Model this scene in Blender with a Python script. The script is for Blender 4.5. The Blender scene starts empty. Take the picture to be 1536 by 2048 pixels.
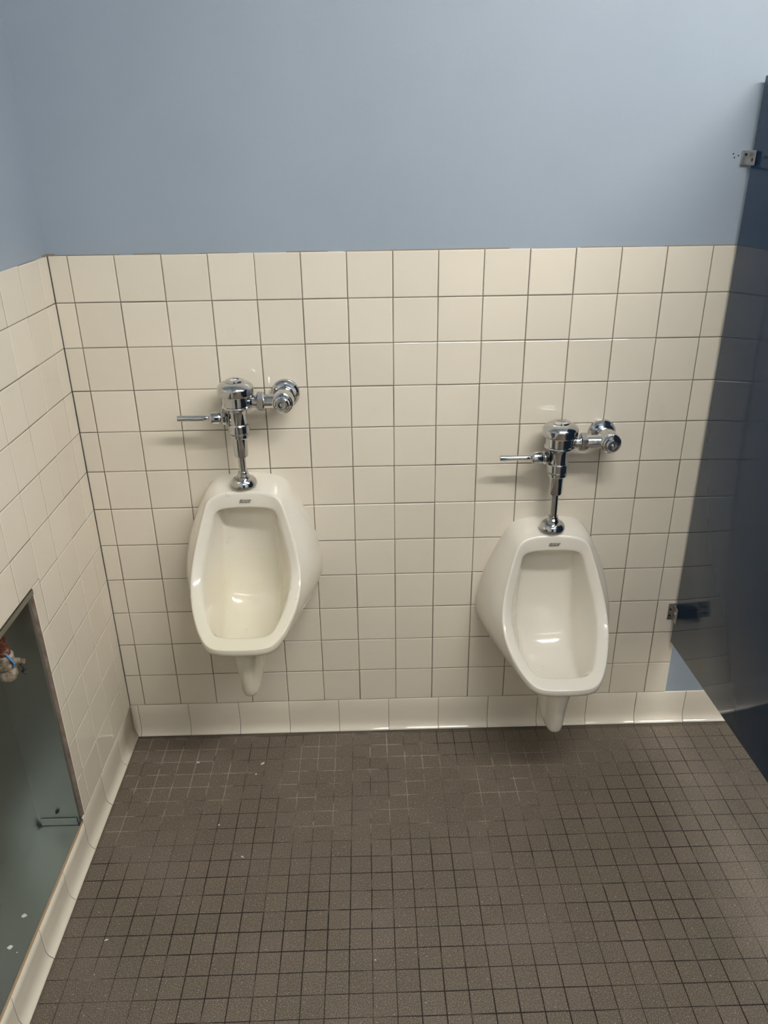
import bpy, bmesh, math, random
from mathutils import Vector, Matrix, Euler
random.seed(7)
S = bpy.context.scene
COL = S.collection

# ---------------------------------------------------------------- camera
T = 1.423                      # height of the tile wainscot, floor is z = 0
cam_d = bpy.data.cameras.new('camera'); cam = bpy.data.objects.new('camera', cam_d); COL.objects.link(cam)
cam.location = (0.7459, -1.9418, 0.2195 + T)
cam.rotation_mode = 'XYZ'; cam.rotation_euler = (1.1364, 0.0124, -0.0249)
cam_d.sensor_fit = 'HORIZONTAL'; cam_d.sensor_width = 36.0
cam_d.lens = 1568.23 / 1536 * 36.0
cam_d.clip_start = 0.05; cam_d.clip_end = 50
S.camera = cam

# ---------------------------------------------------------------- world, light, exposure
w = bpy.data.worlds.new('world'); S.world = w; w.use_nodes = True
w.node_tree.nodes['Background'].inputs[0].default_value = (0.9, 0.93, 1.0, 1)
w.node_tree.nodes['Background'].inputs[1].default_value = 0.05
S.view_settings.view_transform = 'Standard'; S.view_settings.look = 'None'
S.view_settings.gamma = 1.0; S.view_settings.use_curve_mapping = False
S.view_settings.exposure = 1.99
CEIL = 2.75
LAMP_E = 17.0
LAMP_COL = (1.0, 0.985, 0.93)
# main fixture, then an added weak fill strip: (x0, x1, y, width, strength factor)
LAMPS = [(0.90, 3.0, -1.48, 0.13, 1.0), (0.25, 2.25, -2.75, 0.13, 0.17)]

# ---------------------------------------------------------------- materials
def new_mat(name):
    m = bpy.data.materials.new(name); m.use_nodes = True
    nt = m.node_tree; b = nt.nodes['Principled BSDF']
    return m, nt, b
def setp(b, **k):
    names = {'col': 'Base Color', 'rough': 'Roughness', 'metal': 'Metallic', 'ior': 'IOR', 'coat': 'Coat Weight', 'crough': 'Coat Roughness', 'spec': 'Specular IOR Level', 'sss': 'Subsurface Weight'}
    for a, v in k.items():
        if a == 'col' and len(v) == 3: v = (*v, 1)
        b.inputs[names[a]].default_value = v
class N:
    """tiny node helper"""
    def __init__(s, nt): s.nt = nt
    def n(s, t, **k):
        x = s.nt.nodes.new(t)
        for a, v in k.items(): setattr(x, a, v)
        return x
    def link(s, a, b): s.nt.links.new(a, b)
    def pos(s):
        return s.n('ShaderNodeNewGeometry').outputs['Position']
    def math(s, op, a, b=None, c=None, clamp=False):
        x = s.n('ShaderNodeMath', operation=op); x.use_clamp = clamp
        for i, v in enumerate((a, b, c)):
            if v is None: continue
            if isinstance(v, (int, float)): x.inputs[i].default_value = v
            else: s.link(v, x.inputs[i])
        return x.outputs[0]
    def noise(s, vec, scale, detail=3, rough=.5, out='Fac'):
        x = s.n('ShaderNodeTexNoise'); x.inputs['Scale'].default_value = scale
        x.inputs['Detail'].default_value = detail; x.inputs['Roughness'].default_value = rough
        s.link(vec, x.inputs['Vector']); return x.outputs[out]
    def ramp(s, f, stops):
        x = s.n('ShaderNodeValToRGB'); e = x.color_ramp.elements
        while len(e) < len(stops): e.new(.5)
        for el, (p, c) in zip(e, stops):
            el.position = p; el.color = (*c, 1) if len(c) == 3 else c
        s.link(f, x.inputs[0]); return x.outputs[0]
    def mrange(s, f, a, b, c=0., d=1., smooth=False):
        x = s.n('ShaderNodeMapRange'); x.clamp = True
        if smooth: x.interpolation_type = 'SMOOTHSTEP'
        s.link(f, x.inputs[0])
        for i, v in zip((1, 2, 3, 4), (a, b, c, d)): x.inputs[i].default_value = v
        return x.outputs[0]
    def mix(s, f, a, b):
        x = s.n('ShaderNodeMix', data_type='RGBA')
        for i, v in ((0, f), (6, a), (7, b)):
            if isinstance(v, (int, float)): x.inputs[i].default_value = v
            elif isinstance(v, tuple): x.inputs[i].default_value = (*v, 1) if len(v) == 3 else v
            else: s.link(v, x.inputs[i])
        return x.outputs[2]
    def bump(s, h, dist, strength, b):
        x = s.n('ShaderNodeBump'); x.inputs['Strength'].default_value = strength; x.inputs['Distance'].default_value = dist
        s.link(h, x.inputs['Height']); s.link(x.outputs[0], b.inputs['Normal']); return x

def mat_paint(name, col, rough=.42):
    m, nt, b = new_mat(name); n = N(nt); setp(b, col=col, rough=rough, spec=.4)
    p = n.pos()
    f = n.noise(p, 2.2, 3)
    c = n.mix(n.mrange(f, .35, .65), tuple(x * .97 for x in col), tuple(min(1, x * 1.03) for x in col))
    n.link(c, b.inputs['Base Color'])
    n.bump(n.noise(p, 260, 2), .0006, .25, b)
    return m
M = {}
M['blue'] = mat_paint('pale_blue_wall_paint', (.345, .403, .473))
M['ceiling'] = mat_paint('white_ceiling_paint', (.80, .80, .78), .7)

def mat_tile(name, col, grime=True):
    m, nt, b = new_mat(name); n = N(nt); setp(b, col=col, rough=.12, spec=.5)
    p = n.pos()
    at = n.n('ShaderNodeAttribute', attribute_name='tint')
    c = n.mix(at.outputs['Fac'], tuple(x * .965 for x in col), tuple(min(1, x * 1.02) for x in col))
    if grime:
        g = n.noise(p, 5.5, 6, .65)
        c = n.mix(n.mrange(g, .60, .80, 0, .16), c, (.45, .40, .31))
        sp = n.noise(p, 140, 2, .5)
        c = n.mix(n.mrange(sp, .765, .79, 0, .6), c, (.25, .22, .18))
    n.link(c, b.inputs['Base Color'])
    n.link(n.mrange(n.noise(p, 9, 4), .35, .75, .06, .12), b.inputs['Roughness'])
    n.bump(n.noise(p, 14, 2), .0012, .12, b)
    return m
M['tile'] = mat_tile('cream_glazed_wall_tile', (.815, .745, .628))
M['base_tile'] = mat_tile('cream_glazed_base_tile', (.815, .745, .628))

def mat_grout():
    m, nt, b = new_mat('grey_brown_grout'); n = N(nt); setp(b, rough=.85)
    c = n.ramp(n.noise(n.pos(), 7, 4), [(.3, (.13, .105, .08)), (.7, (.24, .20, .155))])
    n.link(c, b.inputs['Base Color']); return m
M['grout'] = mat_grout()

def mat_bisque():
    m, nt, b = new_mat('raw_cut_tile_edge'); n = N(nt); setp(b, rough=.8)
    c = n.ramp(n.noise(n.pos(), 40, 4), [(.3, (.23, .155, .115)), (.7, (.42, .32, .25))])
    n.link(c, b.inputs['Base Color']); return m
M['bisque'] = mat_bisque()

def mat_floor():
    m, nt, b = new_mat('speckled_unglazed_floor_mosaic'); n = N(nt); setp(b, rough=.45, spec=.35)
    p = n.pos(); PT = .0514
    sep = n.n('ShaderNodeSeparateXYZ'); n.link(p, sep.inputs[0])
    wob = n.noise(p, 9, 2)
    wobx = n.math('MULTIPLY', n.math('SUBTRACT', wob, .5), .0022)
    wob2 = n.noise(p, 7.3, 2); woby = n.math('MULTIPLY', n.math('SUBTRACT', wob2, .5), .0022)
    ux = n.math('DIVIDE', n.math('ADD', n.math('SUBTRACT', sep.outputs[0], .0096 - PT * 20), wobx), PT)
    uy = n.math('DIVIDE', n.math('ADD', n.math('ADD', sep.outputs[1], .0282 + PT * 100), woby), PT)
    def line(u):                                   # distance in metres to the closest joint
        fr = n.math('FRACT', u)
        return n.math('MULTIPLY', n.math('MINIMUM', fr, n.math('SUBTRACT', 1.0, fr)), PT)
    dx, dy = line(ux), line(uy)
    # per tile random
    cell = n.n('ShaderNodeCombineXYZ'); n.link(n.math('FLOOR', ux), cell.inputs[0]); n.link(n.math('FLOOR', uy), cell.inputs[1])
    wn = n.n('ShaderNodeTexWhiteNoise', noise_dimensions='2D'); n.link(cell.outputs[0], wn.inputs['Vector'])
    # tile body colour with mottling and speckles
    c = n.mix(wn.outputs['Value'], (.140, .112, .086), (.168, .134, .104))
    mott = n.noise(p, 3.2, 5, .6)
    c = n.mix(n.mrange(mott, .35, .7, 0, .55), c, (.135, .114, .085))
    pl = n.noise(p, 5.1, 3)
    c = n.mix(n.mrange(pl, .5, .7, 0, .35), c, (.215, .16, .137))
    fine = n.noise(p, 430, 3, .65)
    c = n.mix(n.mrange(fine, .54, .66, 0, .9), c, (.40, .34, .275))
    c = n.mix(n.mrange(fine, .34, .45, .85, 0), c, (.035, .027, .020))
    big = n.noise(p, 210, 2, .5)
    c = n.mix(n.mrange(big, .67, .72, 0, .9), c, (.46, .41, .34))
    wsp = n.noise(p, 70, 2, .5)
    c = n.mix(n.mrange(wsp, .785, .80, 0, .8), c, (.55, .52, .46))
    # grout: mostly dark, pale in patches, in places nearly the colour of the tile
    gp0 = n.noise(p, 2.4, 3, .55)
    def patch(cx_, cy_, r, k):
        v_ = n.n('ShaderNodeVectorMath', operation='DISTANCE'); n.link(p, v_.inputs[0]); v_.inputs[1].default_value = (cx_, cy_, 0)
        return n.mrange(v_.outputs['Value'], 0, r, k, 0, True)
    gp = n.math('ADD', gp0, n.math('ADD', patch(.86, -.22, .45, .21), n.math('ADD', patch(.14, -.2, .42, .20), patch(1.0, -1.0, .9, -.16))))
    gq = n.noise(p, 11, 3, .5)
    gcol = n.mix(n.mrange(gp, .50, .60), (.018, .013, .010), (.085, .066, .052))
    pale = n.math('MULTIPLY', n.mrange(gp, .58, .66), n.mrange(gq, .42, .52))
    gcol = n.mix(pale, gcol, (.36, .32, .26))
    wv = n.mrange(n.noise(p, 3.7, 3), .35, .65, .0009, .0021)
    def mask(d):
        return n.math('SUBTRACT', 1.0, n.math('SMOOTH_MIN', n.math('DIVIDE', d, wv), 1.0, .25), clamp=True)
    gm = n.math('MAXIMUM', mask(dx), mask(dy))
    gm = n.mrange(gm, .05, .55, 0, 1, True)
    fade = n.mrange(n.noise(p, 16, 3), .30, .45, .30, 1)
    gm2 = n.math('MULTIPLY', gm, fade)
    c = n.mix(gm2, c, gcol)
    # dirt along the walls
    dwx = n.mrange(n.math('ADD', sep.outputs[0], n.math('MULTIPLY', n.noise(p, 30, 3), .012)), .016, .030, .8, 0)
    dwy = n.mrange(n.math('ADD', sep.outputs[1], n.math('MULTIPLY', n.noise(p, 26, 4), .022)), -.022, -.006, 0, .9)
    c = n.mix(n.math('MAXIMUM', dwx, dwy), c, (.075, .066, .052))
    n.link(c, b.inputs['Base Color'])
    n.link(n.mrange(n.noise(p, 6, 4), .3, .7, .36, .52), b.inputs['Roughness'])
    h = n.math('SUBTRACT', n.math('MULTIPLY', fine, .25), gm)
    n.bump(h, .0012, .55, b)
    return m
M['floor'] = mat_floor()

def mat_chrome(name='polished_chrome', col=(.60, .61, .62), r=.06, spots=True):
    m, nt, b = new_mat(name); n = N(nt); setp(b, col=col, metal=1., rough=r)
    p = n.pos()
    if spots:
        n.link(n.mrange(n.noise(p, 90, 4, .6), .45, .8, r, r + .22), b.inputs['Roughness'])
        c = n.mix(n.mrange(n.noise(p, 60, 4, .6), .60, .75, 0, .5), col, (.42, .41, .36))
        n.link(c, b.inputs['Base Color'])
    return m
M['chrome'] = mat_chrome()
M['bracket'] = mat_chrome('worn_bracket_metal', (.55, .55, .54), .28)
M['black'] = new_mat('black_enamel')[0]; setp(M['black'].node_tree.nodes['Principled BSDF'], col=(.012, .012, .014), rough=.4)

def mat_porcelain(name, stain):
    m, nt, b = new_mat(name); n = N(nt); base = (.84, .795, .705)
    setp(b, col=base, rough=.13, spec=.55, coat=.35, crough=.05)
    p = n.pos(); c = None
    tc = n.n('ShaderNodeTexCoord').outputs['Object']
    # scuffs and specks
    sc = n.noise(tc, 34, 6, .75)
    c = n.mix(n.mrange(sc, .655, .69, 0, .42 if stain else .14), base, (.33, .27, .19))
    sp = n.noise(tc, 150, 2)
    c = n.mix(n.mrange(sp, .745, .765, 0, .65 if stain else .3), c, (.18, .13, .09))
    if stain:
        sep = n.n('ShaderNodeSeparateXYZ'); n.link(tc, sep.inputs[0])
        low = n.mrange(sep.outputs[2], -.18, -.30, 0, .55, True)
        g = n.math('MULTIPLY', low, n.mrange(n.noise(tc, 4, 3), .3, .6, .5, 1))
        c = n.mix(g, c, (.83, .77, .56))
        o = n.math('MULTIPLY', n.mrange(n.noise(tc, 9, 4), .56, .72, 0, .35), n.mrange(sep.outputs[1], -.11, -.06, 0, 1))
        c = n.mix(o, c, (.70, .56, .38))
    n.link(c, b.inputs['Base Color'])
    return m
M['porcelain_worn'] = mat_porcelain('stained_white_vitreous_china', True)
M['porcelain'] = mat_porcelain('white_vitreous_china', False)

def mat_panel():
    m, nt, b = new_mat('glossy_navy_enamel'); n = N(nt); setp(b, col=(.018, .040, .085), rough=.07, spec=.30, ior=1.28)
    p = n.pos()
    c = n.mix(n.mrange(n.noise(p, 2.5, 3), .4, .65), (.022, .048, .096), (.026, .056, .110))
    n.link(c, b.inputs['Base Color'])
    n.bump(n.noise(p, 190, 2), .0005, .10, b)
    return m
M['navy'] = mat_panel()

def mat_galv():
    m, nt, b = new_mat('galvanised_sheet_steel'); n = N(nt); setp(b, metal=1., rough=.3)
    p = n.pos()
    v = n.n('ShaderNodeTexVoronoi'); v.inputs['Scale'].default_value = 60; n.link(p, v.inputs['Vector'])
    f = n.noise(p, 3, 2)
    c = n.mix(n.mrange(f, .2, .8), (.42, .445, .42), (.48, .505, .48))
    n.link(c, b.inputs['Base Color'])
    n.link(n.mrange(n.noise(p, 3, 2), .2, .8, .33, .38), b.inputs['Roughness'])
    return m
M['galv'] = mat_galv()

def mat_rust():
    m, nt, b = new_mat('rusty_iron_pipe'); n = N(nt); setp(b, rough=.75)
    p = n.pos()
    c = n.ramp(n.noise(p, 60, 5, .7), [(.35, (.05, .012, .008)), (.55, (.16, .045, .022)), (.66, (.45, .33, .24)), (.8, (.62, .55, .45))])
    n.link(c, b.inputs['Base Color']); n.bump(n.noise(p, 120, 4), .003, .8, b); return m
M['rust'] = mat_rust()
def mat_scale_():
    m, nt, b = new_mat('limescaled_brass'); n = N(nt); setp(b, rough=.55, metal=.25)
    p = n.pos()
    c = n.ramp(n.noise(p, 45, 5, .65), [(.30, (.10, .07, .045)), (.45, (.30, .24, .17)), (.62, (.55, .50, .41)), (.8, (.70, .67, .60))])
    n.link(c, b.inputs['Base Color']); n.bump(n.noise(p, 100, 4), .002, .7, b); return m
M['scaled'] = mat_scale_()
def simple(name, col, rough=.5, metal=0.):
    m, nt, b = new_mat(name); setp(b, col=col, rough=rough, metal=metal); return m
M['dark'] = simple('dark_fastener', (.02, .018, .016), .5, .3)
M['fleck'] = simple('white_plaster', (.70, .68, .62), .8)
M['filler'] = simple('grey_wall_filler', (.52, .53, .50), .8)
M['caulk'] = simple('tan_caulk', (.30, .245, .18), .75)
M['bluebit'] = simple('blue_plastic', (.10, .28, .62), .45)
M['wood'] = simple('raw_wood_strip', (.42, .28, .16), .7)
M['white_metal'] = simple('white_fixture_metal', (.8, .8, .8), .4)
def emit(name, col, e):
    m, nt, b = new_mat(name); setp(b, col=(.9, .9, .9), rough=.5)
    b.inputs['Emission Color'].default_value = (*col, 1); b.inputs['Emission Strength'].default_value = e; return m

# ---------------------------------------------------------------- mesh helpers
def obj(name, bm, mat, parent=None, loc=(0, 0, 0), smooth=False, recalc=True):
    if recalc: bmesh.ops.recalc_face_normals(bm, faces=bm.faces)
    me = bpy.data.meshes.new(name); bm.to_mesh(me); bm.free()
    o = bpy.data.objects.new(name, me); COL.objects.link(o)
    for mm in (mat if isinstance(mat, (list, tuple)) else [mat]): me.materials.append(mm)
    o.location = loc
    if parent: o.parent = parent
    if smooth:
        for f in me.polygons: f.use_smooth = True
        if smooth != 'all': me.set_sharp_from_angle(angle=math.radians(smooth if smooth is not True else 35))
    return o
def box(bm, x0, x1, y0, y1, z0, z1, bevel=0, seg=2):
    v = [bm.verts.new((x, y, z)) for x in (x0, x1) for y in (y0, y1) for z in (z0, z1)]
    fs = [bm.faces.new([v[i] for i in q]) for q in ((0, 1, 3, 2), (4, 6, 7, 5), (0, 4, 5, 1), (2, 3, 7, 6), (0, 2, 6, 4), (1, 5, 7, 3))]
    if bevel:
        es = list({e for f in fs for e in f.edges})
        bmesh.ops.bevel(bm, geom=es, offset=bevel, segments=seg, profile=.5, affect='EDGES')
def lathe(bm, prof, axis='z', seg=48, org=(0, 0, 0), hexagon=None):
    """prof: list of (radius, height). axis z, x or y. hexagon = number of sides"""
    n = hexagon or seg; rings = []
    def P(r, a, h):
        c, s = r * math.cos(a), r * math.sin(a)
        q = {'z': (c, s, h), 'x': (h, c, s), 'y': (c, h, s)}[axis]
        return (q[0] + org[0], q[1] + org[1], q[2] + org[2])
    for r, h in prof:
        if r < 1e-6: rings.append([bm.verts.new(P(0, 0, h))])
        else: rings.append([bm.verts.new(P(r, 2 * math.pi * (i + .5) / n, h)) for i in range(n)])
    for a, b in zip(rings, rings[1:]):
        for i in range(n):
            j = (i + 1) % n
            if len(a) == 1 and len(b) == 1: continue
            if len(a) == 1: bm.faces.new((a[0], b[i], b[j]))
            elif len(b) == 1: bm.faces.new((a[i], a[j], b[0]))
            else: bm.faces.new((a[i], a[j], b[j], b[i]))
    for r_, fl in ((rings[0], 0), (rings[-1], 1)):
        if len(r_) > 2: bm.faces.new(r_)
def thing(name, label, cat, loc, group=None):
    o = bpy.data.objects.new(name, None); COL.objects.link(o); o.location = loc; o.empty_display_size = .05
    o['label'] = label; o['category'] = cat
    if group: o['group'] = group
    return o
def tag(o, label, cat, group=None):
    o['label'] = label; o['category'] = cat
    if group: o['group'] = group
    return o
def struct(o): o['kind'] = 'structure'; return o

# ---------------------------------------------------------------- room shell
P = .1095
XR, YB = 3.15, -3.3           # right wall, wall behind the camera
OP = dict(y0=-1.18, y1=-.432, z0=.096, z1=.776)      # recess opening in the left wall
BT = T - 12 * P               # top of the cove base  (0.109)

bm = bmesh.new(); box(bm, -.05, XR + .05, YB - .05, .05, -.06, 0); struct(obj('floor', bm, M['floor']))
bm = bmesh.new(); box(bm, -.05, XR + .05, YB - .05, .05, CEIL, CEIL + .05); struct(obj('ceiling', bm, M['ceiling']))
PX = .005                      # painted plaster sits this far behind the tile face
bm = bmesh.new(); box(bm, -.10, XR + .05, PX, .10, 0, CEIL); wall_back = struct(obj('wall_back', bm, M['blue']))
bm = bmesh.new(); box(bm, XR, XR + .1, YB, PX, 0, CEIL); wall_right = struct(obj('wall_right', bm, M['blue']))
bm = bmesh.new(); box(bm, -.10, XR + .1, YB - .1, YB, 0, CEIL); wall_front = struct(obj('wall_front', bm, M['blue']))
for nm, a_ in (('bounce_trim_1', (XR - .008, XR, YB, 0)), ('bounce_trim_2', (0, XR, YB, YB + .008))):  # cream bands on the unseen walls, added to bounce more fill light
    bm = bmesh.new(); box(bm, *a_, 0, T); struct(obj(nm, bm, M['tile']))
bm = bmesh.new(); box(bm, .25, 1.25, YB, YB + .05, 0, 2.08, .004); added_door = struct(obj('added_door_1', bm, M['navy']))  # unseen navy slab, added to give the chrome dark reflections
bm = bmesh.new(); box(bm, .34, .42, YB + .05, YB + .055, .95, 1.15, .002); obj('added_push_plate', bm, M['bracket'], added_door)
# left wall, with the hole of the recess
bm = bmesh.new()
a = -PX
box(bm, -.16, a, YB, OP['y0'], 0, CEIL)
box(bm, -.16, a, OP['y1'], PX, 0, CEIL)
box(bm, -.16, a, OP['y0'], OP['y1'], OP['z1'], CEIL)
box(bm, -.16, a, OP['y0'], OP['y1'], 0, OP['z0'] - .018)
wall_left = struct(obj('wall_left', bm, M['blue']))

def clip(r, h):
    """rect minus hole -> rects; all (u0,v0,u1,v1)"""
    u0, v0, u1, v1 = r; a0, b0, a1, b1 = h
    if u1 <= a0 or u0 >= a1 or v1 <= b0 or v0 >= b1: return [r]
    out = []
    if v1 > b1: out.append((u0, b1, u1, v1)); v1 = b1
    if v0 < b0: out.append((u0, v0, u1, b0)); v0 = b0
    if u0 < a0: out.append((u0, v0, a0, v1))
    if u1 > a1: out.append((a1, v0, u1, v1))
    return [q for q in out if q[2] - q[0] > .003 and q[3] - q[1] > .003]
def tiles(name, rects, fn, parent, ends=()):
    """each rect becomes one cushion edged tile of ONE mesh; fn(u, v, out) -> world"""
    bm = bmesh.new(); col = bm.faces.layers.float.new('tint')
    for (u0, v0, u1, v1) in rects:
        g = .0009; j = lambda: random.uniform(-.00035, .00035)
        u0 += g + j(); u1 -= g + j(); v0 += g + j(); v1 -= g + j()
        tl = [random.uniform(-.00022, .00022) for _ in range(4)]
        t = random.random()
        rings = []
        for ins, d in ((0, -.0045), (0, -.0016), (.0005, -.0007), (.0014, -.00018), (.003, 0)):
            cs = [(u0 + ins, v0 + ins), (u1 - ins, v0 + ins), (u1 - ins, v1 - ins), (u0 + ins, v1 - ins)]
            rings.append([bm.verts.new(fn(u, v, d + tl[k])) for k, (u, v) in enumerate(cs)])
        fs = []
        for p_, q in zip(rings, rings[1:]):
            for k in range(4): fs.append(bm.faces.new((p_[k], p_[(k + 1) % 4], q[(k + 1) % 4], q[k])))
        fs.append(bm.faces.new(rings[-1]))
        for f in fs: f[col] = t
    o = obj(name, bm, M['tile'], parent, recalc=True)
    return o
# wall behind the urinals
TEND = 1.645
us = [0.0] + [.0453 + k * P for k in range(15)] + [TEND]
rects = [(us[i], T - (r + 1) * P, us[i + 1], T - r * P) for i in range(len(us) - 1) for r in range(12)]
tiles('tile_field', rects, lambda u, v, d: (u, -d, v), wall_back)
bm = bmesh.new(); box(bm, 0, TEND - .001, .0014, PX, BT, T - .001); obj('grout_bed', bm, M['grout'], wall_back)
# left wall
ys = [0.0] + [-.0597 - k * P for k in range(30)]
hole = (OP['y0'], OP['z0'], OP['y1'], OP['z1'])
rects = []
for i in range(len(ys) - 1):
    for r in range(12):
        rects += clip((ys[i + 1], T - (r + 1) * P, ys[i], T - r * P), hole)
# the tile at the opening's top corner: no sliver beside the opening, its cut neighbour reaches up instead
sl = [q for q in rects if abs(q[0] - OP['y1']) < .001 and q[3] - q[1] < .02 and abs(q[3] - OP['z1']) < .001]
rects = [q for q in rects if q not in sl]
rects = [(q[0], q[1], q[2], OP['z1']) if sl and abs(q[0] - sl[0][0]) < .001 and abs(q[2] - sl[0][2]) < .001 and abs(q[3] - sl[0][1]) < .001 else q for q in rects]
tiles('tile_field', rects, lambda u, v, d: (d, u, v), wall_left)
bm = bmesh.new()
for q in clip((ys[-1], BT, 0, T - .001), hole): box(bm, -PX - .001, -.0014, q[0], q[2], q[1], q[3])
obj('grout_bed', bm, M['grout'], wall_left)
# cut edges of tile and mortar around the opening
bm = bmesh.new()
box(bm, -.0095, -.0022, OP['y1'] - .0004, OP['y1'] + .006, OP['z0'], OP['z1'])
for k in range(6, 12):
    pass
obj('cut_edge', bm, M['bisque'], wall_left)
bm = bmesh.new()
box(bm, -.0065, -.0016, OP['y0'], OP['y1'], OP['z0'] - .005, OP['z0'] + .0006)
obj('wood_strip', bm, M['wood'], wall_left)
# thin caulk bead where paint meets the tile
bm = bmesh.new()
random.seed(3)
x = .0
while x < TEND - .03:
    L = random.uniform(.03, .16)
    if random.random() < .75: box(bm, x, min(x + L, TEND), .0012, PX + .001, T - .0012, T + random.uniform(.0005, .0016))
    x += L
box(bm, -.004, .016, -.0, .0052, T - .001, T + .004); box(bm, -.0052, 0, -.018, .0, T - .001, T + .003)
obj('caulk_bead', bm, M['caulk'], wall_back)

# cove base
def cove(name, joints, fn, mitre_first):
    bm = bmesh.new(); col = bm.faces.layers.float.new('tint')
    prof = [(-.004, BT - .0010), (-.0014, BT - .0010), (-.0005, BT - .0016), (0, BT - .003), (0, .070), (0, .034), (.0006, .026), (.0020, .019), (.0042, .0130), (.0072, .0082), (.0105, .0050), (.0132, .0034), (.0142, .0020), (.0142, -.001)]
    for k, (a0, a1, top) in enumerate(joints):
        t = random.random(); off = random.uniform(-.0003, .0003)
        ends = []
        secs = [(a0, .0006, -.0007), (a0, .0012, -.0002), (a0, .0024, 0), (a1, -.0024, 0), (a1, -.0012, -.0002), (a1, -.0006, -.0007)]
        rings = []
        for si, (aa, du, inn) in enumerate(secs):
            ring = []
            for o_, z in prof:
                zz = min(z, top - .001) if top else z
                u = aa + du
                if mitre_first and k == 0 and si < 3: u = max(0, o_) + (si * .0001)
                ring.append(bm.verts.new(fn(u, o_ + inn + off, zz)))
            rings.append(ring)
        for p_, q in zip(rings, rings[1:]):
            for i in range(len(prof) - 1):
                f = bm.faces.new((p_[i], p_[i + 1], q[i + 1], q[i])); f[col] = t; f.smooth = True
    return struct(obj(name, bm, M['base_tile'], smooth=False))
bx = [0.0] + [.0219 + k * .15345 for k in range(20)]
o = cove('baseboard_back', [(bx[i], bx[i + 1], None) for i in range(len(bx) - 1) if bx[i + 1] < XR], lambda u, o_, z: (u, -o_, z), True)
for f in o.data.polygons: f.use_smooth = True
by = [0.0] + [.142 + k * .1515 for k in range(20)]
js = []
for i in range(len(by) - 1):
    if by[i + 1] > -YB: break
    if by[i] < -OP['y1'] - .01 < by[i + 1]:
        js += [(by[i], by[i + 1], None)] if by[i + 1] + OP['y1'] < .03 else [(by[i], by[i + 1], None)]
    else: js.append((by[i], by[i + 1], OP['z0'] + .0005 if by[i] > .43 and by[i] < 1.18 else None))
o = cove('baseboard_left', js, lambda u, o_, z: (o_, -u, z), True)
for f in o.data.polygons: f.use_smooth = True
bm = bmesh.new(); box(bm, .001, XR, .0006, PX + .001, 0, BT - .0025); obj('grout_bed', bm, M['grout'], bpy.data.objects['baseboard_back'])
bm = bmesh.new(); box(bm, -PX - .001, -.0006, YB, 0, 0, OP['z0'] - .004); obj('grout_bed', bm, M['grout'], bpy.data.objects['baseboard_left'])

# ---------------------------------------------------------------- ceiling light and an added fill strip (both out of view)
for i, (x0, x1, y, wd, k) in enumerate(LAMPS):
    if k <= 0: continue
    t = thing('ceiling_or_fill_light', ['long white strip light on the ceiling nearer the urinals, above the partition', 'added white fill strip on the ceiling farther back in the room'][i], 'light', ((x0 + x1) / 2, y, CEIL))
    h = (x1 - x0) / 2
    bm = bmesh.new(); box(bm, -h - .02, h + .02, -wd / 2 - .02, wd / 2 + .02, -.03, 0, .004); obj('housing', bm, M['white_metal'], t)
    bm = bmesh.new(); box(bm, -h, h, -wd / 2, wd / 2, -.055, -.03, .008); obj('diffuser', bm, emit('lit_diffuser', LAMP_COL, LAMP_E * k), t)

# ---------------------------------------------------------------- recessed galvanised box in the left wall
rx, sh = -.117, .0012
t = thing('recessed_cabinet', 'galvanised sheet metal box recessed in the left tiled wall', 'cabinet', (0, OP['y1'], OP['z0']))
def loc(o): return (x_ for x_ in o)
def rbox(name, x0, x1, y0, y1, z0, z1, mat=M['galv'], bev=0, par=None):
    bm = bmesh.new(); oy, oz = OP['y1'], OP['z0']
    box(bm, x0, x1, y0 - oy, y1 - oy, z0 - oz, z1 - oz, bev); return obj(name, bm, mat, par or t)
FZ = OP['z0'] - .014
rbox('back_panel', rx - sh, rx, OP['y0'], OP['y1'], FZ, OP['z1'])
rbox('side_panel', rx, -.0095, OP['y1'] - .004, OP['y1'] - .003, FZ + .012, OP['z1'] - .002)
rbox('side_panel', rx, -.004, OP['y0'] + .001, OP['y0'] + .002, FZ, OP['z1'])
rbox('bottom_panel', rx, -.0065, OP['y0'] + .002, OP['y1'] - .002, FZ - .001, FZ)
rbox('top_panel', rx, -.004, OP['y0'] + .002, OP['y1'] - .002, OP['z1'] - .003, OP['z1'] - .002)
rbox('lip', rx + .007, -.018, OP['y1'] - .0085, OP['y1'] - .005, FZ + .001, FZ + .0225, bev=.001)
rbox('face_flange', -.0135, -.0100, OP['y1'] - .012, OP['y1'] - .004, FZ + .018, OP['z1'] - .003)
rbox('face_flange', -.0125, .0012, OP['y0'] + .002, OP['y1'] - .001, OP['z1'] - .014, OP['z1'] - .0015)
# screw and washer
bm = bmesh.new(); lathe(bm, [(0, -.003), (.004, -.003), (.0045, 0), (.0045, .001)], 'y', 16); lathe(bm, [(0, -.008), (.0016, -.008), (.0018, 0)], 'y', 12)
o = obj('screw', bm, M['dark'], t, (-.065, -.006, .131 - OP['z0'])); o.location = (-.064, -.006, .128 - OP['z0'])
def blob(name, cx, cy, z, rx_, ry_, h, mat, parent=None, seed=0, loc_=None):
    random.seed(seed); bm = bmesh.new(); n = 12; top = []; bot = []
    for i in range(n):
        a = 2 * math.pi * i / n; r = random.uniform(.75, 1.2)
        bot.append(bm.verts.new((rx_ * r * math.cos(a), ry_ * r * math.sin(a), 0)))
        top.append(bm.verts.new((rx_ * r * .7 * math.cos(a), ry_ * r * .7 * math.sin(a), h * random.uniform(.7, 1.1))))
    for i in range(n): bm.faces.new((bot[i], bot[(i + 1) % n], top[(i + 1) % n], top[i]))
    bm.faces.new(top); bm.faces.new(bot)
    return obj(name, bm, mat, parent, (cx, cy, z))
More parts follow.
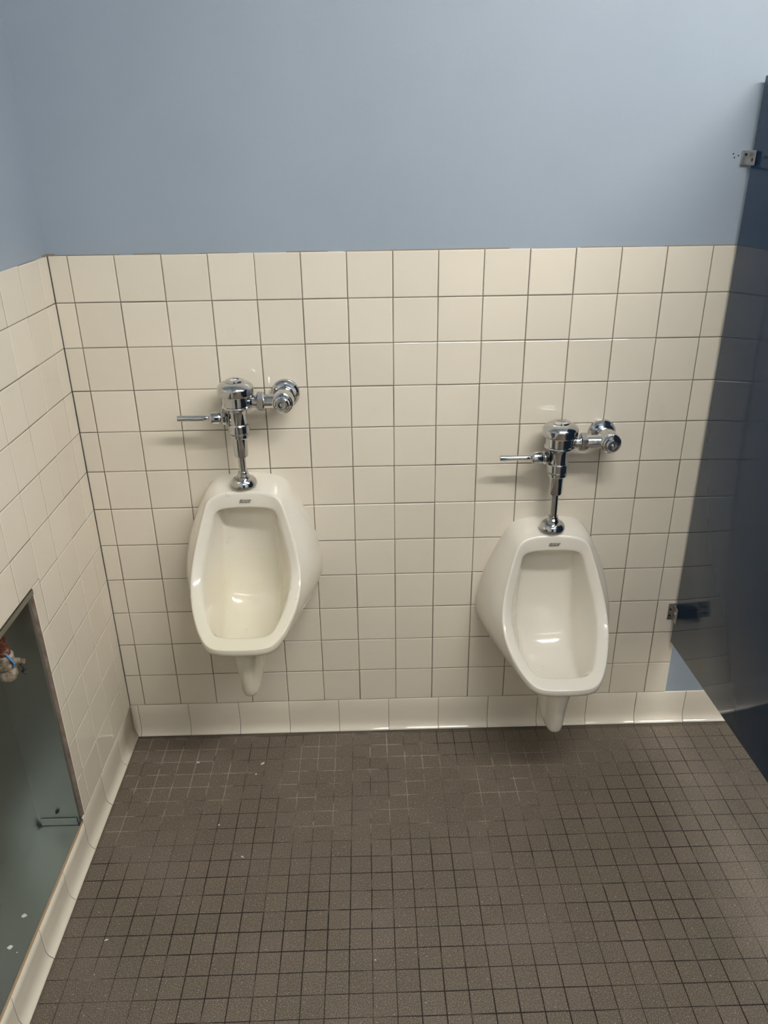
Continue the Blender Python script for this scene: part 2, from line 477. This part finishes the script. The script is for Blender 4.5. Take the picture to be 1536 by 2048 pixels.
for k, (px_, py_, s) in enumerate(((-.055, -.700, .006), (-.055, -.777, .0062), (-.035, -.79, .0018))):
    blob('paint_spot', px_, py_ - OP['y1'], FZ - OP['z0'] + .0002, s, s * .8, .0006, M['fleck'], t, 20 + k)

# old supply pipe in the box
t = thing('water_pipe', 'rusty old pipe stub with scaled fitting inside the metal recess', 'pipe', (-.062, -.500, OP['z1'] - .032))
bm = bmesh.new(); lathe(bm, [(.013, .029), (.0135, -.03), (.0125, -.06), (.0145, -.085), (.016, -.095)], 'z', 28); obj('pipe', bm, M['rust'], t, smooth=40)
bm = bmesh.new()
lathe(bm, [(.0165, -.092), (.0205, -.094), (.021, -.108), (.0195, -.112), (.0225, -.118), (.0225, -.124), (.0185, -.128)], 'z', 28)
lathe(bm, [(.0175, -.126), (.0205, -.130), (.021, -.148), (.018, -.155), (.009, -.158), (0, -.158)], 'z', 28)
obj('fitting', bm, M['scaled'], t, smooth=40)
bm = bmesh.new(); lathe(bm, [(.0075, .012), (.0085, .020), (.0085, .030), (.006, .033), (.006, .042), (0, .043)], 'x', 18, (0, 0, -.112)); obj('stem', bm, M['scaled'], t, smooth=40)
def wire(bm, pts, r, seg=8):
    pts = [Vector(p) for p in pts]; rings = []
    for i, p in enumerate(pts):
        d = (pts[min(i + 1, len(pts) - 1)] - pts[max(i - 1, 0)]).normalized()
        a = d.orthogonal().normalized(); b_ = d.cross(a)
        rings.append([bm.verts.new(p + r * (a * math.cos(2 * math.pi * k / seg) + b_ * math.sin(2 * math.pi * k / seg))) for k in range(seg)])
    for p_, q in zip(rings, rings[1:]):
        for k in range(seg): bm.faces.new((p_[k], p_[(k + 1) % seg], q[(k + 1) % seg], q[k]))
    bm.faces.new(rings[0]); bm.faces.new(rings[-1])
bm = bmesh.new(); wire(bm, [(.012, -.012, -.085), (.020, -.014, -.096), (.026, -.012, -.108), (.022, -.014, -.118)], .0022); o = obj('tag_wire', bm, M['bluebit'], t, smooth='all'); o['label'] = 'blue plastic wire'
bm = bmesh.new(); wire(bm, [(.036, -.010, -.112), (.043, -.012, -.122), (.040, -.014, -.132), (.046, -.012, -.138)], .0013); wire(bm, [(.050, -.010, -.124), (.043, -.012, -.129), (.037, -.014, -.128)], .0013); o = obj('wire_end', bm, M['dark'], t, smooth='all')

# ---------------------------------------------------------------- toilet partition
ang = math.atan(.036)
t = thing('toilet_partition', 'navy blue enamelled toilet partition panel standing off the floor', 'partition', (1.627, 0, .303))
t.rotation_euler = (0, 0, ang)
bm = bmesh.new(); box(bm, 0, .025, -1.42, -.013, 0, 1.473, .0022); obj('panel', bm, M['navy'], t, smooth=40)
# upper wall bracket, plate on the panel and ear on the wall
def bracket(z, flip, label):
    b_ = thing('wall_bracket', label, 'bracket', (1.627, 0, z))
    return b_
b1 = bracket(1.598 + .0145, 0, 'small chrome angle bracket fixing top of navy partition to blue wall')
bm = bmesh.new(); box(bm, -.017, .001, -.0025, PX, -.0155, .0155, .0008); obj('wall_ear', bm, M['bracket'], b1)
bm = bmesh.new(); box(bm, -.0028, -.0003, -.036, -.001, -.0155, .0155, .0009); obj('panel_ear', bm, M['bracket'], b1)
for (x_, y_, z_, ax) in ((-.009, -.0045, .007, 'y'), (-.0045, -.024, -.004, 'x')):
    bm = bmesh.new()
    if ax == 'y': lathe(bm, [(0, 0), (.0028, .0003), (.0032, .002)], 'y', 14)
    else: lathe(bm, [(0, 0), (.0034, .0004), (.0042, .002)], 'x', 14)
    obj('screw', bm, M['dark'] if ax == 'y' else M['rust'], b1, (x_, y_, z_), smooth=40)
b2 = bracket(.403, 1, 'bent chrome bracket fixing bottom of navy partition to tiled wall')
bm = bmesh.new(); box(bm, -.0165, .0035, -.0030, -.0002, -.029, .025, .0008); obj('wall_ear', bm, M['bracket'], b2)
bm = bmesh.new(); box(bm, -.0028, -.0003, -.034, -.001, -.028, .022, .0009); obj('panel_ear', bm, M['bracket'], b2)
for (x_, y_, z_, ax) in ((-.010, -.0045, .006, 'y'), (-.010, -.0045, -.014, 'y'), (-.0060, -.022, .002, 'x')):
    bm = bmesh.new()
    if ax == 'y': lathe(bm, [(0, 0), (.0030, .0003), (.0034, .002)], 'y', 14)
    else: lathe(bm, [(0, 0), (.0045, .0006), (.0055, .003)], 'x', 14)
    obj('screw', bm, M['dark'] if ax == 'y' else M['bracket'], b2, (x_, y_, z_), smooth=40)
# old screw holes in the paint beside the upper bracket
for k, (hx, hz) in enumerate(((1.592, 1.621), (1.5955, 1.613), (1.604, 1.617))):
    o = blob('screw_hole', hx, PX + .0003, hz, .0024, .0024, .0005, M['dark'], wall_back, 40 + k); o.rotation_euler = (math.pi / 2, 0, 0)

# ---------------------------------------------------------------- urinals
def interp(tab, x):
    if x <= tab[0][0]: return tab[0][1:]
    for a_, b_ in zip(tab, tab[1:]):
        if x <= b_[0]:
            f = (x - a_[0]) / (b_[0] - a_[0]); return tuple(p_ + (q - p_) * f for p_, q in zip(a_[1:], b_[1:]))
    return tab[-1][1:]
def crom(P_, t_):                       # Catmull-Rom through P_, t_ in 0..len-1
    i = min(int(t_), len(P_) - 2); f = t_ - i
    p0 = P_[max(i - 1, 0)]; p1 = P_[i]; p2 = P_[i + 1]; p3 = P_[min(i + 2, len(P_) - 1)]
    return tuple(.5 * (2 * b_ + (c - a_) * f + (2 * a_ - 5 * b_ + 4 * c - d) * f * f + (3 * b_ - a_ - 3 * c + d) * f ** 3) for a_, b_, c, d in zip(p0, p1, p2, p3))
def resample(pts, n):
    """evenly spaced points on the smooth curve through pts"""
    dense = [crom(pts, k * (len(pts) - 1) / 600) for k in range(601)]
    L = [0]
    for a_, b_ in zip(dense, dense[1:]): L.append(L[-1] + math.dist(a_, b_))
    out = []; k = 0
    for i in range(n):
        s = L[-1] * i / (n - 1)
        while k < 599 and L[k + 1] < s: k += 1
        f = (s - L[k]) / max(L[k + 1] - L[k], 1e-9); f = min(max(f, 0), 1)
        out.append(tuple(p_ + (q - p_) * f for p_, q in zip(dense[k], dense[k + 1])))
    return out
NH = 49                                  # points on the right half outline, top centre to bottom centre
# heights here are relative to the top of the tile
back = [(0, -.556), (.045, -.5595), (.083, -.569), (.105, -.587), (.122, -.618), (.147, -.670), (.168, -.725), (.183, -.79), (.187, -.83), (.182, -.868), (.163, -.912), (.130, -.968), (.095, -1.015), (.055, -1.045), (0, -1.055)]
# outer rim edge (x, y, z)
rim_o = [(0, -.094, -.573), (.045, -.096, -.575), (.077, -.101, -.5825), (.0945, -.108, -.598), (.106, -.118, -.630), (.121, -.135, -.680), (.1345, -.158, -.735), (.140, -.185, -.778), (.137, -.215, -.807), (.129, -.250, -.830), (.117, -.285, -.847), (.102, -.318, -.860), (.085, -.344, -.869), (.066, -.356, -.8735), (.040, -.361, -.875), (0, -.362, -.8755)]
rim_i = [(0, -.097, -.6185), (.040, -.098, -.6195), (.070, -.100, -.623), (.0805, -.103, -.632), (.086, -.110, -.655), (.098, -.126, -.700), (.109, -.149, -.747), (.1125, -.175, -.782), (.109, -.204, -.807), (.101, -.236, -.828), (.091, -.266, -.843), (.080, -.294, -.855), (.069, -.309, -.8605), (.052, -.316, -.863), (.028, -.318, -.864), (0, -.3185, -.864)]
deep = [(0, -.040, -.600), (.030, -.040, -.601), (.050, -.040, -.605), (.060, -.040, -.618), (.066, -.038, -.660), (.070, -.036, -.720), (.073, -.038, -.780), (.074, -.046, -.835), (.074, -.066, -.885), (.072, -.105, -.922), (.069, -.150, -.935), (.065, -.205, -.938), (.058, -.250, -.930), (.044, -.268, -.920), (.022, -.276, -.915), (0, -.278, -.914)]
B = resample([(x_, 0.0, z_) for x_, z_ in back], NH)
O = resample(rim_o, NH); I = resample(rim_i, NH); D = resample(deep, NH)
def vadd(a_, b_, k=1.0): return tuple(p_ + q * k for p_, q in zip(a_, b_))
def lerp(a_, b_, k): return tuple(p_ + (q - p_) * k for p_, q in zip(a_, b_))
def urinal_mesh():
    bm = bmesh.new()
    cols = []
    for i in range(NH):
        b_, o_, i_, d_ = (Vector(q) for q in (B[i], O[i], I[i], D[i]))
        side = (o_ - b_)
        face = (i_ - o_); fn_ = face.normalized(); sn = side.normalized()
        inn = (d_ - i_).normalized()
        # outward direction on the side skirt, gives the body its slightly full flank
        prev, nxt = Vector(O[max(i - 1, 0)]), Vector(O[min(i + 1, NH - 1)])
        tang = (nxt - prev).normalized(); nrm = tang.cross(side).normalized()
        ref = Vector((o_.x, 0, o_.z + .74))
        if i == 0: nrm = Vector((0, 0, 1))
        if nrm.dot(ref) < 0: nrm = -nrm
        tt = i / (NH - 1)
        full = .010 * math.sin(math.pi * min(1, tt * 1.25)) if tt < .8 else 0
        r = .009; ri = .008
        ctrl = []
        lip = .023 * min(1, max(0, (tt - .55) / .3))        # deeper vertical lip at the front bottom
        lo = o_ - sn * r + Vector((0, 0, -lip))
        for f in (0, .06, .2, .4, .6, .78):
            p_ = b_ + (lo - b_) * f
            p_ = p_ + nrm * full * math.sin(math.pi * f)
            if f == 0: p_.y = .002
            if f == .06: p_.y = -.012; p_ += Vector((0, 0, 0))
            ctrl.append(p_)
        ctrl.append(lo)
        if lip > .001: ctrl.append(o_ - sn * r * .5 + Vector((0, 0, -lip * .4)) + nrm * .002)
        else: ctrl.append(o_ - sn * r * .55 + nrm * .0005)
        for k in (1, 2, 3, 4):
            a = k / 5 * math.pi / 2
            ctrl.append(o_ - sn * r * (1 - math.sin(a)) * .55 + fn_ * r * (1 - math.cos(a)))
        ctrl.append(o_ + fn_ * (r + .003))
        ctrl.append((o_ + i_) / 2)
        ctrl.append(i_ - fn_ * (ri + .002))
        for k in (1, 2, 3):
            a = k / 4 * math.pi / 2
            ctrl.append(i_ - fn_ * ri * (1 - math.sin(a)) + inn * ri * (1 - math.cos(a)))
        for f in (.18, .35, .55, .75):
            ctrl.append(i_ + (d_ - i_) * f)
        # round into the back of the bowl
        ctrl.append(i_ + (d_ - i_) * .90)
        cen = Vector((0, d_.y, d_.z))
        q1 = d_ + (cen - d_) * .06
        ctrl.append(i_ + (q1 - i_) * .965)
        q2 = d_ + (cen - d_) * .16
        ctrl.append(q2 + (d_ - i_) * .012)
        cols.append(ctrl)
    K = len(cols[0])
    def col_verts(mir):
        out = []
        for i, c in enumerate(cols):
            if mir and i in (0, NH - 1): out.append(None); continue
            out.append([bm.verts.new((-v.x if mir else v.x, v.y, v.z)) for v in c])
        return out
    R = col_verts(False); Lc = col_verts(True); Lc[0] = R[0]; Lc[-1] = R[-1]
    for side_ in (R, Lc):
        for i in range(NH - 1):
            for k in range(K - 1): bm.faces.new((side_[i][k], side_[i + 1][k], side_[i + 1][k + 1], side_[i][k + 1]))
    # back of the bowl: grid between left and right
    MX = 12; rows = []
    for i in range(NH):
        if i in (0, NH - 1): rows.append([R[i][-1]]); continue
        a_, b_ = Lc[i][-1], R[i][-1]; row = [a_]
        for m_ in range(1, MX):
            f = m_ / MX; p_ = a_.co.lerp(b_.co, f); dpt = .010 * (1 - (2 * f - 1) ** 2) * math.sin(math.pi * i / (NH - 1)) ** .5
            d_ = Vector(D[i]); out = Vector((0, .85, -.15)) if i < NH * .45 else Vector((0, .3, -.9)) if i < NH * .8 else Vector((0, -.5, -.6))
            row.append(bm.verts.new(p_ + out.normalized() * dpt))
        row.append(b_); rows.append(row)
    for i in range(NH - 1):
        a_, b_ = rows[i], rows[i + 1]
        if len(a_) == 1:
            for m_ in range(MX): bm.faces.new((a_[0], b_[m_], b_[m_ + 1]))
        elif len(b_) == 1:
            for m_ in range(MX): bm.faces.new((a_[m_], b_[0], a_[m_ + 1]))
        else:
            for m_ in range(MX): bm.faces.new((a_[m_], b_[m_], b_[m_ + 1], a_[m_ + 1]))
    return bm
TOPREL = -.556
def trap_mesh():
    """tongue shaped trapway under the bowl, loft of horizontal rounded sections: (z, half width, y front, y back)"""
    secs = [(-.872, .060, -.318, -.02), (-.888, .056, -.322, -.02), (-.915, .049, -.322, -.02), (-.945, .0435, -.318, -.02), (-.975, .0375, -.312, -.03), (-1.005, .0325, -.306, -.06), (-1.030, .0295, -.300, -.11), (-1.050, .0275, -.296, -.15), (-1.065, .024, -.290, -.18), (-1.074, .017, -.281, -.205), (-1.078, .008, -.268, -.228)]
    bm = bmesh.new(); n = 40; rings = []
    for z_, hw, yf, yb in secs:
        c = (yf + yb) / 2; hd = (yb - yf) / 2; ring = []
        for k in range(n):
            a = 2 * math.pi * k / n; cx_, sy = math.cos(a), math.sin(a)
            e = .8
            X = hw * math.copysign(abs(cx_) ** e, cx_); Y = hd * math.copysign(abs(sy) ** e, sy)
            if sy > 0: X *= (1.15 if z_ > -1.0 else 1.0)
            zc = min(z_, -1.046 + min(1, -(c + Y) / .35) * .158); ring.append(bm.verts.new((X, c + Y, zc)))
        rings.append(ring)
    for a_, b_ in zip(rings, rings[1:]):
        for k in range(n): bm.faces.new((a_[k], a_[(k + 1) % n], b_[(k + 1) % n], b_[k]))
    bm.faces.new(rings[0]); bm.faces.new(rings[-1])
    return bm
def text_mesh(name, lines, size, mat, parent):
    bmA = bmesh.new()
    for k, (s, ox) in enumerate(lines):
        c = bpy.data.curves.new('lettering', 'FONT'); c.body = s; c.size = size; c.shear = .45; c.extrude = .00015; c.offset = size * .012
        c.align_x = 'LEFT'; c.space_character = 1.06
        tmp = bpy.data.objects.new('lettering', c); COL.objects.link(tmp)
        dg = bpy.context.evaluated_depsgraph_get(); me = bpy.data.meshes.new_from_object(tmp.evaluated_get(dg))
        me.transform(Matrix.Translation((ox, -k * size * .74, 0)))
        bmA.from_mesh(me)
        bpy.data.objects.remove(tmp); bpy.data.meshes.remove(me)
    xs = [v.co.x for v in bmA.verts]; mid = (min(xs) + max(xs)) / 2
    # loop under the first capital, as in the script logo
    for v in bmA.verts: v.co.x -= mid
    return obj(name, bmA, mat, parent)
def make_urinal(x, dz, mat, label):
    t = thing('urinal', label, 'urinal', (x, 0, T + TOPREL + dz), 'wall hung urinals')
    bm = urinal_mesh(); bmesh.ops.translate(bm, verts=bm.verts, vec=(0, 0, -TOPREL))
    o = obj('bowl', bm, mat, t, smooth='all')
    ss = o.modifiers.new('smooth', 'SUBSURF'); ss.levels = 1; ss.render_levels = 1
    bm = trap_mesh(); bmesh.ops.translate(bm, verts=bm.verts, vec=(0, 0, -TOPREL))
    o2 = obj('trapway', bm, mat, t, smooth='all'); ss = o2.modifiers.new('smooth', 'SUBSURF'); ss.levels = 1; ss.render_levels = 1
    lg = text_mesh('logo', [('American', 0), ('Standard', -.0015)], .0071, M['black'], t)
    lg.location = (.003, -.0985, -.596 - TOPREL); lg.rotation_euler = (math.radians(88), 0, 0)
    lg['label'] = 'black italic two-line maker lettering'
    return t
make_urinal(.423, 0, M['porcelain_worn'], 'white wall-hung urinal mounted higher, near left corner, scuffed and yellowed inside')
make_urinal(1.231, -.1455, M['porcelain'], 'cleaner white wall-hung urinal mounted lower, next to the navy partition')

# ---------------------------------------------------------------- flush valves
def make_valve(x, z, stop_dx, pipe_len, flange_drop, label, cap_turn):
    """z = height of handle axis"""
    yv = -.070
    t = thing('flush_valve', label, 'flush valve', (x, yv, z), 'chrome flush valves')
    C_ = M['chrome']
    def part(name, prof, axis='z', org=(0, 0, 0), seg=48, hexa=None, par=None, sm=22, mat=None):
        bm = bmesh.new(); lathe(bm, prof, axis, seg, org, hexa)
        return obj(name, bm, mat or C_, par or t, smooth=sm)
    # all heights relative to the handle axis (1.041 on the left one)
    cap = part('cap', [(.036, .058), (.0430, .0585), (.0440, .0600), (.0445, .0620), (.0445, .0775), (.0432, .0805), (.0385, .0860), (.0310, .0902), (.0235, .0922), (.0205, .0925)])
    bm = bmesh.new(); lathe(bm, [(.0230, .0915), (.0222, .0955), (.0185, .0970), (0, .0972)], 'z', 40)
    box(bm, -.011, .011, -.0016, .0016, .0965, .0990, .0006)
    e = obj('cap_emblem', bm, C_, cap, smooth=32); e.rotation_euler = (0, 0, cap_turn)
    part('body', [(.018, -.0165), (.0225, -.0165), (.0222, .012), (.0245, .020), (.033, .0250), (.0375, .0275), (.0380, .0295), (.0370, .0320), (.0348, .0335), (.0348, .056), (.0370, .0575), (.0370, .0595), (.02, .0595)])
    part('coupling_nut', [(.018, -.0385), (.0255, -.0383), (.0270, -.0365), (.0270, -.0175), (.0255, -.0152), (.0215, -.0150), (.018, -.0140)], hexa=None)
    part('coupling_ring', [(.016, -.0510), (.0240, -.0508), (.0256, -.0490), (.0256, -.0420), (.0240, -.0408), (.0225, -.0400), (.0225, -.0370)])
    part('vacuum_breaker', [(.0, -.1035), (.012, -.1035), (.0165, -.1015), (.0178, -.097), (.0182, -.049), (.012, -.049)])
    zb = flange_drop
    part('tailpipe', [(.0096, zb + .003), (.0096, -.1030), ])
    fl = part('spud_flange', [(.0335, zb), (.0335, zb + .004), (.0315, zb + .0100), (.0270, zb + .0155), (.0180, zb + .0180), (.010, zb + .0180)])
    part('spud_nut', [(.010, zb + .016), (.0158, zb + .0165), (.0158, zb + .0250), (.0145, zb + .0265), (.0145, zb + .0275), (.0132, zb + .0290), (.0132, zb + .0345), (.009, zb + .0352)], par=fl)
    # handle, to the left
    h = part('handle', [(.010, -.024), (.0165, -.027), (.0175, -.030), (.0175, -.037), (.0150, -.040), (.0135, -.042)], 'x', hexa=8)
    part('handle_socket', [(.012, -.040), (.0150, -.0425), (.0163, -.046), (.0163, -.064), (.0140, -.068), (.006, -.0715), (.0052, -.074)], 'x', par=h)
    part('grip', [(.0048, -.072), (.0062, -.076), (.0068, -.084), (.0075, -.147), (.0070, -.1495), (0, -.1500)], 'x', par=h, seg=32)
    # branch to the stop, to the right, at stop height
    sz = .040
    br = part('branch', [(.0205, .020), (.0195, .036), (.0165, .040), (.0165, .048), (.0185, .049), (.0185, .053)], 'x', (0, 0, sz), par=t)
    part('branch_nut', [(.014, .050), (.0225, .0515), (.0245, .0535), (.0245, .0665), (.0225, .0685), (.014, .070)], 'x', (0, 0, sz), hexa=6, par=br, sm=20)
    part('branch_tube', [(.0172, .068), (.0175, stop_dx - .010)], 'x', (0, 0, sz), par=br)
    # control stop: body along y from the wall to the room
    yo = -yv
    cs = part('control_stop', [(.0200, yo - .004), (.0200, yo - .030), (.0240, yo - .036), (.0265, yo - .043), (.0265, yo - .086), (.0255, yo - .0905), (.0232, yo - .092), (.020, yo - .092)], 'y', (stop_dx, 0, sz))
    part('stop_cap', [(.0222, yo - .0915), (.0222, yo - .0975), (.0195, yo - .1005), (.0165, yo - .1015), (.0163, yo - .1060), (.0140, yo - .1085), (.0092, yo - .1085), (.0088, yo - .1060), (.0050, yo - .1058), (.0046, yo - .1095), (.0024, yo - .1100), (.0022, yo - .1060), (0, yo - .1060)], 'y', (stop_dx, 0, sz), par=cs)
    part('wall_flange', [(.0205, yo - .0170), (.0235, yo - .0168), (.0300, yo - .0140), (.0350, yo - .0085), (.0370, yo - .0030), (.0372, yo - .0003)], 'y', (stop_dx, 0, sz))
    return t
make_valve(.4225, 1.041, .1145, 0, -.1775, 'chrome flush valve above the higher, yellowed urinal near the corner', .5)
make_valve(1.2305, .9185, .1265, 0, -.2005, 'chrome flush valve above the lower urinal beside the partition', -.6)

# ---------------------------------------------------------------- small marks and debris
flecks = [(.220, -.135, .0050, .0032, 'small white plaster fleck on floor tiles nearest the left corner'),
          (.412, -.146, .0070, .0038, 'largest white plaster fleck on floor tiles under the higher urinal'),
          (.398, -.190, .0032, .0028, 'tiny white fleck just in front of the largest floor fleck'),
          (.321, -.375, .0028, .0026, 'round white dot on floor tiles at mid left, away from the wall'),
          (.399, -.482, .0045, .0022, 'thin white smear of plaster on floor left of centre'),
          (.118, -.705, .0048, .0020, 'pale plaster fleck lying beside the left cove base'),
          (.735, -.775, .0022, .0020, 'tiny white dot on floor in the foreground centre')]
for k, (fx, fy, ra, rb, lb) in enumerate(flecks):
    o = blob('plaster_fleck', fx, fy, .0002, ra, rb, .0007, M['fleck'], None, 60 + k); o.rotation_euler = (0, 0, k * .7)
    tag(o, lb, 'plaster fleck', 'plaster flecks on the floor')
for k, (cx_, cz_, s_) in enumerate(((.767, -.730, .0030), (1.081, -1.265, .0036))):
    o = blob('chip', cx_, -.0002, T + cz_, s_, s_ * .4, .0006, M['fleck'], wall_back, 80 + k); o.rotation_euler = (math.pi / 2, .3, 0)
